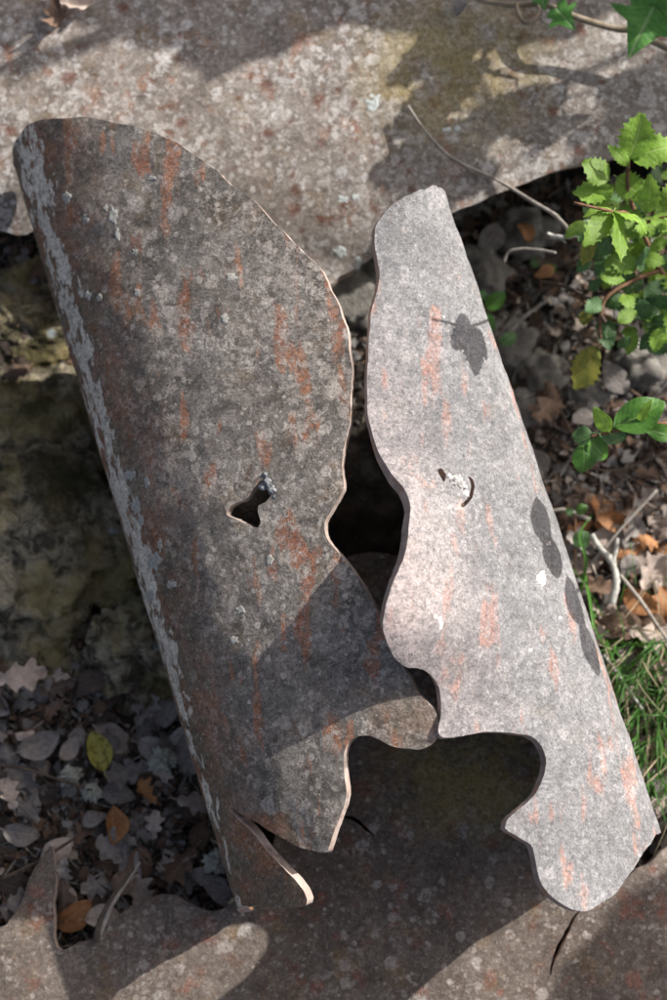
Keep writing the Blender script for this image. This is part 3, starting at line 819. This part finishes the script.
# two leaves on the top slab, and a dried scrap
for (x, y, s, a, k, c, lb) in [(57,18,42,3.25,'oak',B1,'brown lobed oak leaf lying on the top slab'),
                               (82,6,40,1.75,'oak',B2,'pale curled oak leaf beside the brown one on the top slab'),
                               (459,10,22,3.0,'dry',B3,'shrivelled grey leaf scrap at the top edge under the ivy')]:
    s_, q = surf_pt('T', x, y); p = s_(*q)+Vector((0,0,.010))
    o = link('fallen_leaf', leaf_with(k, 3, c))
    o.matrix_world = Matrix.Translation(p) @ Matrix.Rotation(a, 4, 'Z') @ Matrix.Rotation(.12, 4, 'X') @ Matrix.Diagonal((s/1000,)*3+(1,)) @ Matrix.Translation((0,-.5,0))
    tag(o, lb, 'leaf')

# --- crumbs of litter: nobody could count them
def litter():
    V, Fc, UV, MI = [], [], [], []
    rnd = random.Random(3)
    base = leaf_mesh('bit', 1); bv = [v.co.copy() for v in base.vertices]; bf = [tuple(p.vertices) for p in base.polygons]
    areas = [(5200, -40, 250, 640, 950), (900, -40, 110, 230, 430), (4200, 430, 720, 180, 540), (3000, 560, 720, 480, 880), (1100, 330, 460, 240, 420), (900, -40, 200, 380, 700)]
    for n, x0, x1, y0, y1 in areas:
        for _ in range(n):
            c = at(rnd.uniform(x0, x1), rnd.uniform(y0, y1), 0); c.z = ground_z(c.x, c.y)+rnd.uniform(-.001, .012)
            rot = Matrix.Rotation(rnd.uniform(0, 6.28), 4, 'Z') @ Matrix.Rotation(rnd.gauss(0, .45), 4, 'X') @ Matrix.Rotation(rnd.gauss(0, .45), 4, 'Y')
            if rnd.random() < .72: s = rnd.uniform(.004, .017); sc = (s*rnd.uniform(.6, 1.6), s, s)
            else: s = rnd.uniform(.015, .05); sc = (.0035, s, s*.2)
            m = Matrix.Translation(c) @ rot @ Matrix.Diagonal((*sc, 1)) @ Matrix.Translation((0,-.5,0))
            b = len(V); V += [m @ v for v in bv]; k = rnd.choices(range(4), (5,4,1.6,4))[0]
            for f in bf: Fc.append(tuple(i+b for i in f)); MI.append(k)
    me = mesh('litter', V, Fc); me.uv_layers.new(name='UVMap')
    me.polygons.foreach_set('material_index', MI)
    tag(link('leaf_litter', me, MLIT), kind='stuff', label='brown and grey crumbs of dead leaves and bark on the soil', cat='leaf litter')
litter()

# ------------------------------------------------------------------ twigs
def twig(pts, r, mat, label, rough=.25, branches=(), grp=None):
    """pts: (px, py, z) along the twig"""
    P = spline([at(*p) for p in pts]); root = empty('twig', P[0])
    V, Fc = tube(P, r, 7, rough); child('stem', mesh('stem', V, Fc), mat, root)
    for b, rb in branches:
        V, Fc = tube(spline([at(*p) for p in b]), rb, 6, rough); child('side_shoot', mesh('side_shoot', V, Fc), mat, root)
    tag(root, label, 'twig', grp); return root
twig([(408,106,surfT(.07,.36).z+.012),(425,131,surfT(.08,.34).z+.014),(452,158,surfT(.11,.31).z+.014),(497,180,.12),(535,203,.13),(556,216,.14),(572,234,.148)], (.0014,.0021), M_TWIG, 'long thin pale bare twig arching over the top slab edge towards the sapling', .3)
twig([(547,235,.14),(560,237,.142),(576,236,.145),(590,228,.15)], (.0024,.0018), M_TWIGL, 'short stubby lichen-covered twig at the end of the long bare twig', .5, [([(560,237,.142),(566,243,.14)], (.0015,.001))])
twig([(504,262,.10),(509,252,.105),(522,249,.11),(540,250,.115),(556,253,.12)], (.0016,.0014), M_TWIG, 'thin hooked grey twig above the soil beside the pale face')
twig([(500,330,.05),(520,305,.055),(545,288,.06),(562,284,.07)], (.0018,.0022), M_TWIGD, 'dark twig crossing the shaded soil beside the pale face', .3, [([(520,305,.055),(505,300,.05)], (.0012,.001))])
twig([(510,330,.04),(530,312,.045),(548,300,.045)], (.0022,.0014), M_TWIG, 'short pale stick lying under the oak sapling')
twig([(540,282,.09),(560,285,.10),(590,300,.13),(605,322,.15)], (.0016,.0022), M_TWIGD, 'dark bent twig running under the oak sapling leaves', .3)
twig([(592,562,.03),(607,545,.034),(625,524,.04),(657,490,.045)], (.0013,.0016), M_TWIG, 'straight thin grey stick slanting above the sunlit litter', .2)
twig([(612,604,.035),(616,580,.04),(612,562,.042),(600,548,.04),(592,535,.036)], (.0042,.0028), M_TWIGL, 'knobbly forked pale lichen-covered twig in the sunlit litter', .45, [([(613,562,.042),(616,550,.043),(617,538,.045)], (.003,.002))])
twig([(620,575,.035),(640,600,.04),(667,640,.04)], (.0018,.0016), M_TWIG, 'thin tan stick crossing the sunlit litter to the right edge')
twig([(-8,764,.035),(30,770,.036),(60,780,.034),(92,790,.032)], (.0016,.0014), M_TWIGD, 'thin dark twig across the shaded litter from the left edge')
twig([(96,942,.05),(101,920,.052),(115,893,.055),(134,868,.05)], (.0035,.0012), M_TWIGD, 'dark pointed bark splinter resting on the edge of the notched slab', .5)
twig([(100,935,.05),(112,905,.055),(128,880,.05),(140,862,.045)], (.0022,.0016), M_TWIG, 'grey stick beside the dark bark splinter at the notched slab')
twig([(0,880,.03),(40,860,.03),(75,838,.032)], (.0018,.0014), M_TWIGD, 'dark twig lying behind the peak of the notched slab')
twig([(560,410,.03),(600,470,.03),(667,452,.035)], (.0013,.0012), M_TWIGD, 'fine dark twig below the round-leaved sprig')
twig([(590,520,.03),(566,510,.03),(548,512,.028)], (.0022,.0018), M_TWIG, 'short tan stick between the pale face and the small white stone')
twig([(604,655,.04),(622,680,.045),(640,706,.04),(646,716,.03)], (.0014,.0012), M_TWIGL, 'pale dry stalk arching over the grass beside the pale face', .2)
for i, (x, y, r, lb) in enumerate([(70,776,9,'pale crumbly lichen tuft above the yellow leaf stalk end'),(92,792,8,'pale lichen tuft at the tip of the dark twig'),(163,760,11,'greenish pale lichen tuft near the side of the larger face'),(217,862,10,'pale lichen tuft against the tongue of the larger face'),(238,906,7,'small cream stone wedged under the tongue of the larger face')]):
    c = at(x, y, .028); me = lump(Vector((0,0,0)), r/1000, i+60, .9, (1,.9,.6), 4, 3.2)
    o = link('lichen_tuft' if i < 4 else 'stone', me, M_LICHEN_T if False else simple('tuft%d' % i, (.30,.31,.26), (.46,.46,.40), 200, bump=.9) if i < 4 else simple('cream_stone', (.50,.40,.27), (.64,.55,.40), 90)); o.location = c
    tag(o, lb, 'lichen' if i < 4 else 'stone', 'lichen tufts in the litter' if i < 4 else 'stones and clods on the soil')

# ------------------------------------------------------------------ oak sapling with spiny leaves
def plant_leaf(root, kind, b, t, mat, wide=1., seed=0, roll=0., dz=0.):
    B = at(*b); T = at(*t)
    nrm = (Vector((random.uniform(-.35,.35), random.uniform(-.35,.35), 1))*.8+(CAM-B).normalized()*.5).normalized()
    m = leaf_matrix(B, T, roll, nrm, wide)
    o = link('leaf', leaf_with(kind, seed, mat), None, root)
    o.matrix_parent_inverse = Matrix.Translation(-root.location); o.matrix_basis = m
    return o
sap = empty('oak_sapling', at(700, 300, 0))
tag(sap, 'young oak sapling with bright spiny leaves at the right edge', 'sapling')
def stem(root, pts, r, mat=M_STEM, name='stem'):
    V, Fc = tube(spline([at(*p) for p in pts]), r, 7, .15); child(name, mesh(name, V, Fc), mat, root)
stem(sap, [(720,330,0),(690,310,.08),(660,270,.14),(640,225,.18),(628,190,.20),(629,158,.22)], (.0035,.0015))
stem(sap, [(640,225,.18),(615,228,.18),(597,240,.17),(585,246,.16)], (.002,.0012), name='branch')
stem(sap, [(660,270,.14),(630,282,.15),(605,300,.15),(600,330,.14),(604,350,.13)], (.0022,.0012), name='branch')
stem(sap, [(690,310,.08),(650,305,.12),(620,322,.13),(575,296,.12)], (.0022,.0012), name='branch')
stem(sap, [(640,225,.18),(660,218,.19),(690,215,.2)], (.002,.0012), name='branch')
SL_ = [((629,159),(642,113),.225,.24,G1,1.0),((631,159),(678,146),.225,.23,G1,.9),((628,166),(609,146),.222,.235,G1,.6),((609,179),(584,161),.21,.225,G1,1.1),
       ((613,191),(573,192),.20,.205,G1,.95),((617,177),(642,195),.205,.20,G1,1.2),((647,214),(650,174),.20,.215,G1,.75),((596,209),(612,186),.20,.21,G1,1.1),
       ((622,205),(640,234),.19,.175,G1,1.0),((592,232),(583,266),.18,.16,GY,.6),((600,225),(649,234),.185,.19,G1,.55),((597,256),(609,236),.17,.18,G2,1.2),
       ((636,270),(609,257),.16,.17,G1,.9),((650,219),(680,232),.19,.19,G1,.9),((660,205),(678,180),.2,.215,G1,.9),((600,277),(625,280),.16,.16,G1,.8),
       ((598,347),(573,389),.13,.11,GY,.95),((606,322),(609,350),.14,.135,G2,.9),((626,304),(660,313),.15,.155,G2,.8),((645,292),(648,318),.15,.145,G1,.9),
       ((588,309),(584,326),.13,.12,GY,1.1),((632,329),(628,355),.13,.12,G1,.8),((652,333),(640,350),.12,.115,G2,.9),((603,300),(585,312),.15,.15,G2,1.),
       ((612,250),(634,246),.175,.18,G1,.8),((618,232),(606,252),.178,.17,G2,.9),((640,255),(665,262),.16,.165,G1,.9),((650,250),(668,240),.17,.18,G1,.8),
       ((622,268),(630,295),.155,.14,G2,.9),((655,275),(675,290),.14,.14,G1,.8),((612,215),(590,220),.185,.185,G1,.8),((632,200),(655,196),.2,.205,G1,.9),
       ((645,235),(632,216),.19,.2,G1,.8),((600,232),(584,240),.175,.175,G1,.9),((638,300),(615,309),.14,.14,G2,.8),((660,320),(675,345),.12,.11,GY,.9),
       ((596,192),(590,178),.2,.205,G1,.9),((664,236),(676,215),.19,.2,G1,1.)]
for i, (b, t, zb, zt, m, w) in enumerate(SL_):
    plant_leaf(sap, 'spiny', (*b, zb), (*t, zt), m, w*1.12, i, random.uniform(-.35, .35))
for i in range(125):
    x, y = random.uniform(582, 690), random.uniform(178, 345); z = random.uniform(.09, .17); a = random.uniform(0, 6.28); s = random.uniform(16, 30)
    if y > 300 and x < 615: continue
    plant_leaf(sap, 'spiny', (x, y, z), (x+s*math.cos(a), y+s*math.sin(a), z+random.uniform(-.012,.012)), random.choice((G1,G1,G2,G2)), random.uniform(.8,1.2), i, random.uniform(-.5,.5))

S0 = on_surf('R', 471, 326); S1 = on_surf('R', 432, 319)
A_, B_ = tosun(S0, .085), tosun(S1, .085)
V, Fc = tube(spline([at(640,225,.18), A_.lerp(at(640,225,.18), .4)+Vector((0,0,.01)), A_, B_], 5), (.0016,.0012), 6, .2); child('branch', mesh('branch', V, Fc), M_STEM, sap)
for k, (dx, dy, ln) in enumerate([(-.030,-.036,.042),(.040,-.026,.034),(-.044,-.006,.026),(.006,-.044,.046)]):
    o = link('leaf', leaf_with('spiny', k, G1), None, sap); o.matrix_parent_inverse = Matrix.Translation(-sap.location)
    o.matrix_basis = leaf_matrix(A_, A_+Vector((dx, dy, .004)).normalized()*ln, .1, L, .72)
# ------------------------------------------------------------------ round-leaved sprig
spr = empty('leafy_sprig', at(720, 440, 0))
tag(spr, 'arching sprig with smooth rounded glossy leaves beside the pale face', 'plant')
stem(spr, [(740,440,.02),(748,470,.20),(725,490,.27),(705,530,.26),(705,560,.25)], (.0022,.0012), name='branch')
stem(spr, [(740,440,.02),(700,422,.14),(667,423,.19),(640,428,.20),(615,431,.20),(590,437,.195)], (.0026,.0015))
for i, (b, t, zb, zt, m, w) in enumerate([((614,427),(665,401),.205,.215,G3,1.0),((638,424),(652,400),.21,.225,G1,.5),((609,432),(594,409),.205,.22,G1,.85),((592,433),(572,437),.2,.195,G2,1.5),
        ((598,433),(627,438),.198,.19,G2,.95),((588,438),(608,458),.195,.18,G3,1.1),((583,443),(582,474),.195,.18,G3,1.15),((644,427),(682,436),.2,.2,G3,.7)]):
    plant_leaf(spr, 'oval', (*b, zb), (*t, zt), m, w*1.1, i, random.uniform(-.3,.3))
for k, (b, t, w) in enumerate([((536,496),(549,548),.9),((546,535),(559,580),1.0),((566,576),(586,632),.8),((580,620),(599,678),.8)]):
    o = link('leaf', leaf_with('oval', k, G3), None, spr); o.matrix_parent_inverse = Matrix.Translation(-spr.location)
    o.matrix_basis = leaf_matrix(tosun(on_surf('R', *b), .088), tosun(on_surf('R', *t), .088), 0, L, w)
def herb(label, lv, basepx, st):
    r = empty('seedling', at(*basepx, 0)); tag(r, label, 'plant')
    for s in st: stem(r, s, (.001,.0008), M_STEM)
    for i, (b, t, m, w) in enumerate(lv): plant_leaf(r, 'oval', b, t, m, w, i)
herb('small green seedling tucked behind the upper edge of the pale face', [((486,308,.06),(505,292,.07),G3,1.2),((488,312,.06),(486,338,.05),G3,1.),((500,345,.05),(516,332,.05),G2,1.1),((487,300,.06),(480,290,.07),G2,1.)], (487,320), [[(487,322,0),(487,310,.06)],[(490,340,0),(500,345,.05)]])
herb('tiny seedling with two round green leaves in the litter', [((574,545,.05),(588,532,.055),G2,1.6),((576,513,.045),(588,506,.05),G3,1.3),((572,516,.045),(566,508,.045),G2,1.3)], (576,560), [[(574,575,.0),(575,548,.05)],[(576,545,.03),(575,515,.045)]])
herb('small green leaf pair under the hooked twig', [((540,272,.06),(557,266,.065),G3,1.2),((538,268,.06),(532,258,.065),G2,1.2)], (540,285), [[(541,290,0),(539,270,.06)]])

# ------------------------------------------------------------------ ivy
ivy = empty('ivy_vine', at(700, 70, .11))
tag(ivy, 'woody ivy vine with lobed green leaves across the top right corner', 'ivy')
stem(ivy, [(465,-14,.17),(479,-1,.17),(512,5,.165),(542,4,.17),(560,10,.175),(579,18,.175),(613,28,.17),(635,31,.17),(657,43,.165),(700,62,.16),(760,90,.1)], (.0026,.004), M_VINE)
stem(ivy, [(516,4,.168),(519,15,.175),(526,23,.18),(535,18,.182),(539,8,.178),(537,-4,.175)], (.0022,.0016), M_VINE, 'tendril')
for b, t, w in [((655,4,.21),(629,57,.20),1.15),((556,8,.185),(576,31,.175),1.05),((541,-6,.19),(545,11,.19),1.1),((664,-10,.215),(672,22,.215),.9),((660,-6,.22),(640,-34,.22),1.1),((520,-8,.19),(507,-30,.19),1.1),((672,30,.2),(702,22,.2),1.),((590,-8,.19),(604,-36,.2),1.)]:
    B, T = at(*b), at(*t); o = link('leaf', leaf_with('ivy', int(b[0]), GI), None, ivy)
    o.matrix_parent_inverse = Matrix.Translation(-ivy.location); o.matrix_basis = leaf_matrix(B, T, random.uniform(-.2,.2), (CAM-B).normalized(), w)

# ------------------------------------------------------------------ grass tuft beside the pale face
def grass():
    V, Fc, MI, UV = [], [], [], []; rnd = random.Random(11)
    for k in range(520):
        x, y = rnd.uniform(600, 705), rnd.uniform(622, 790)
        if x < lineR(y)+8 or rnd.random() < (y-650)/190: continue
        z0 = ground_z(*at(x, y, 0).xy); ln = rnd.uniform(45, 130)
        a = rnd.gauss(math.pi/2+.2, .42) if rnd.random() < .72 else rnd.uniform(0, 6.28)
        p0 = at(x, y, z0); p1 = at(x+ln*.4*math.cos(a)+rnd.gauss(0,4), y+ln*.4*math.sin(a), z0+rnd.uniform(.02,.07)); p2 = at(x+ln*math.cos(a)+rnd.gauss(0,10), y+ln*math.sin(a), z0+rnd.uniform(.003,.04))
        P = spline([p0, p1, p2], 4); w = rnd.uniform(.0005, .0012); b = len(V); n = len(P)
        for i, p in enumerate(P):
            d = (P[min(i+1,n-1)]-P[max(i-1,0)]); sdir = d.cross(Vector((0,0,1))); sdir.normalize(); f = w*(1-(i/(n-1))**2*.95)
            V += [p-sdir*f, p+Vector((0,0,-f*.5)), p+sdir*f]
        dry = rnd.random() < .22
        for i in range(n-1):
            for c in (0,1): Fc.append((b+i*3+c, b+i*3+c+1, b+i*3+3+c+1, b+i*3+3+c)); MI.append(1 if dry else 0)
    me = mesh('grass', V, Fc); me.uv_layers.new(name='UVMap'); me.polygons.foreach_set('material_index', MI)
    tag(link('grass', me, [MG, MGD]), kind='stuff', label='tuft of fine green grass along the right side of the pale face', cat='grass')
grass()
for i, pts in enumerate([[(585,575,.01),(590,600,.05),(596,630,.06),(612,655,.04)],[(581,590,.01),(586,560,.05),(580,535,.06),(592,515,.06)],[(596,610,.01),(590,640,.05),(600,668,.05),(640,678,.05)],[(604,640,.01),(640,645,.05),(680,640,.06)]]):
    P = spline([at(*p) for p in pts]); V, Fc = [], []; n = len(P)
    for k, p in enumerate(P):
        d = P[min(k+1,n-1)]-P[max(k-1,0)]; s_ = d.cross(Vector((0,0,1))); s_.normalize(); f = .0015*(1-(k/(n-1))**3*.9); V += [p-s_*f, p-Vector((0,0,f*.6)), p+s_*f]
    for k in range(n-1):
        for c in (0,1): Fc.append((k*3+c, k*3+c+1, k*3+4+c, k*3+3+c))
    me = mesh('blade', V, Fc); me.uv_layers.new(name='UVMap')
    tag(link('grass_blade', me, MG), ('long green blade bent down along the side of the pale face', 'green blade rising past the tiny round-leaved seedling', 'long green blade hooking right above the grass tuft', 'green blade lying level across the litter to the right edge')[i], 'grass', 'long single grass blades')

# ------------------------------------------------------------------ overhanging tree outside the frame: it shades the place
AZ3 = Vector((AZ.x, AZ.y, 0)); TB = Vector((.3, .3, 0))+AZ3*3.4
tree = empty('oak_tree', TB)
tag(tree, 'oak tree standing outside the picture on the right, its low boughs shading the ground', 'tree')
V, Fc = tube(spline([TB+Vector(v) for v in ((0,0,-.05),(.03,.02,.4),(-.02,.04,.9),(0,0,1.45))]), (.11,.05), 12, .1); child('trunk', mesh('trunk', V, Fc), M_BARK, tree)
CV, CF = [], []
LX = L.cross(Vector((0,0,1))).normalized(); LY = LX.cross(L).normalized()
RND = random.Random(5)
def add_leaf(me, m):
    b = len(CV); CV.extend(m @ v.co for v in me.vertices)
    for p in me.polygons: CF.append(tuple(i+b for i in p.vertices))
def clump(c, r, n, size):
    for _ in range(n):
        a, k = RND.uniform(0, 6.28), r*RND.random()**.5
        p = c + LX*(math.cos(a)*k) + LY*(math.sin(a)*k) + L*RND.uniform(-.12, .12); a = RND.uniform(0,6.28)
        q = (LX*math.cos(a)+LY*math.sin(a)+L*RND.uniform(-.5,.5))*size*RND.uniform(.7,1.25)
        add_leaf(LM['spiny'][RND.randrange(6)], leaf_matrix(p-q*.5, p+q*.5, RND.uniform(-.5,.5), (L+Vector((RND.gauss(0,.3), RND.gauss(0,.3), RND.gauss(0,.3)))).normalized(), 1.1))
# shaded place in the photograph (px, py, height there), height of the leaves above it, spread, leaves, leaf length; grouped by bough
BOUGHS = [
 [(10,-10,.13,.45,.03,21,.05),(60,-22,.13,.45,.03,21,.05),(110,-15,.13,.45,.02,14,.05),(0,25,.13,.45,.012,6,.04),(20,12,.13,.45,.012,8,.04)],
 [(150,0,.13,.42,.03,24,.05),(200,12,.13,.42,.035,33,.05),(255,10,.13,.42,.035,33,.05),(310,-5,.13,.42,.03,24,.05),(245,52,.13,.42,.012,8,.035),(222,62,.13,.42,.008,4,.03),(285,35,.13,.42,.012,6,.035),(345,-15,.13,.42,.03,18,.05),(165,35,.13,.42,.01,4,.03)],
 [(455,-20,.13,.36,.035,27,.05),(520,-15,.13,.36,.035,30,.05),(590,-25,.13,.36,.03,24,.05),(640,-35,.13,.36,.03,18,.05),(400,-5,.13,.34,.025,14,.05),(430,25,.13,.34,.015,9,.045),(500,25,.13,.34,.015,8,.045),(550,20,.13,.34,.015,8,.045)],
 [(405,85,.115,.2,.002,1,0.060),(412,125,.115,.2,.002,2,0.055),(430,168,.115,.2,.002,1,0.055),(462,140,.115,.2,.002,1,0.040),(490,136,.115,.2,.002,1,0.045),(516,130,.115,.2,.002,1,0.035),(532,150,.115,.2,.002,1,0.030),(562,150,.115,.2,.002,1,0.025),(587,108,.115,.2,.002,1,0.030),(472,178,.115,.2,.002,1,0.035),(440,200,.115,.2,.002,1,0.040),(405,165,.115,.2,.002,1,0.050),(640,140,.115,.2,.002,1,0.030),(395,50,.115,.2,.002,1,0.050),(425,110,.115,.2,.002,1,0.030)],
 [(490,290,.02,.9,.035,33,.05),(520,340,.02,.9,.035,33,.05),(535,400,.02,.9,.035,36,.05),(560,455,.02,.9,.03,30,.05),(510,240,.02,.9,.04,33,.05),(610,485,.02,.9,.02,15,.04),(650,455,.02,.9,.02,12,.04)],
 [(640,965,.04,.75,.035,22,.05),(680,910,.04,.75,.03,16,.05),(615,1010,.04,.75,.025,12,.045),(660,1020,.04,.75,.03,14,.05)]]
for g in BOUGHS:
    cs = []
    for (px, py, z, h, r, n, size) in g:
        c = tosun(at(px, py, z), h); clump(c, r, n, size); cs.append(c)
    o = sum(cs, Vector())/len(cs)
    hub = o+L*.35; TT = TB+Vector((0,0,1.4))
    V, Fc = tube(spline([hub, hub+L*.35, (hub+L*.35).lerp(TT, .55)+Vector((0,0,.08)), TT], 6), [.003]*7+[.004+.0022*k for k in range(12)], 6, .1)
    b = child('bough', mesh('bough', V, Fc), M_BARK, tree)
    for c in cs:
        V, Fc = tube(spline([c, c.lerp(hub, .5)+L*.03, hub], 4), (.0008,.0016), 5, .1)
        q = child('side_branch', mesh('side_branch', V, Fc), M_BARK, tree)
me = mesh('crown', CV, CF); me.uv_layers.new(name='UVMap'); child('crown', me, G2, tree)
# a bare straight shoot draws the slanting stripe over the top slab
a, b = tosun(at(-25,86,.12), .42), tosun(at(136,33,.13), .44)
V, Fc = tube(spline([a, b, b+L*.5, TB+Vector((0,0,1.42))]), (.0055,.008), 6, .1); child('bough', mesh('bough', V, Fc), M_BARK, tree)

# ------------------------------------------------------------------ leaves that would share a label: say which of them
same = {}
for o in scene.objects:
    if o.parent is None and 'label' in o: same.setdefault(o['label'], []).append(o)
for lb, os_ in same.items():
    if len(os_) < 2: continue
    os_.sort(key=lambda o: -o.matrix_world.translation.y)
    words = ('the upper one', 'the lower one') if len(os_) == 2 else ('the uppermost', 'the middle one', 'the lowest') if len(os_) == 3 else None
    if words:
        for o, w in zip(os_, words): o['label'] = lb+', '+w
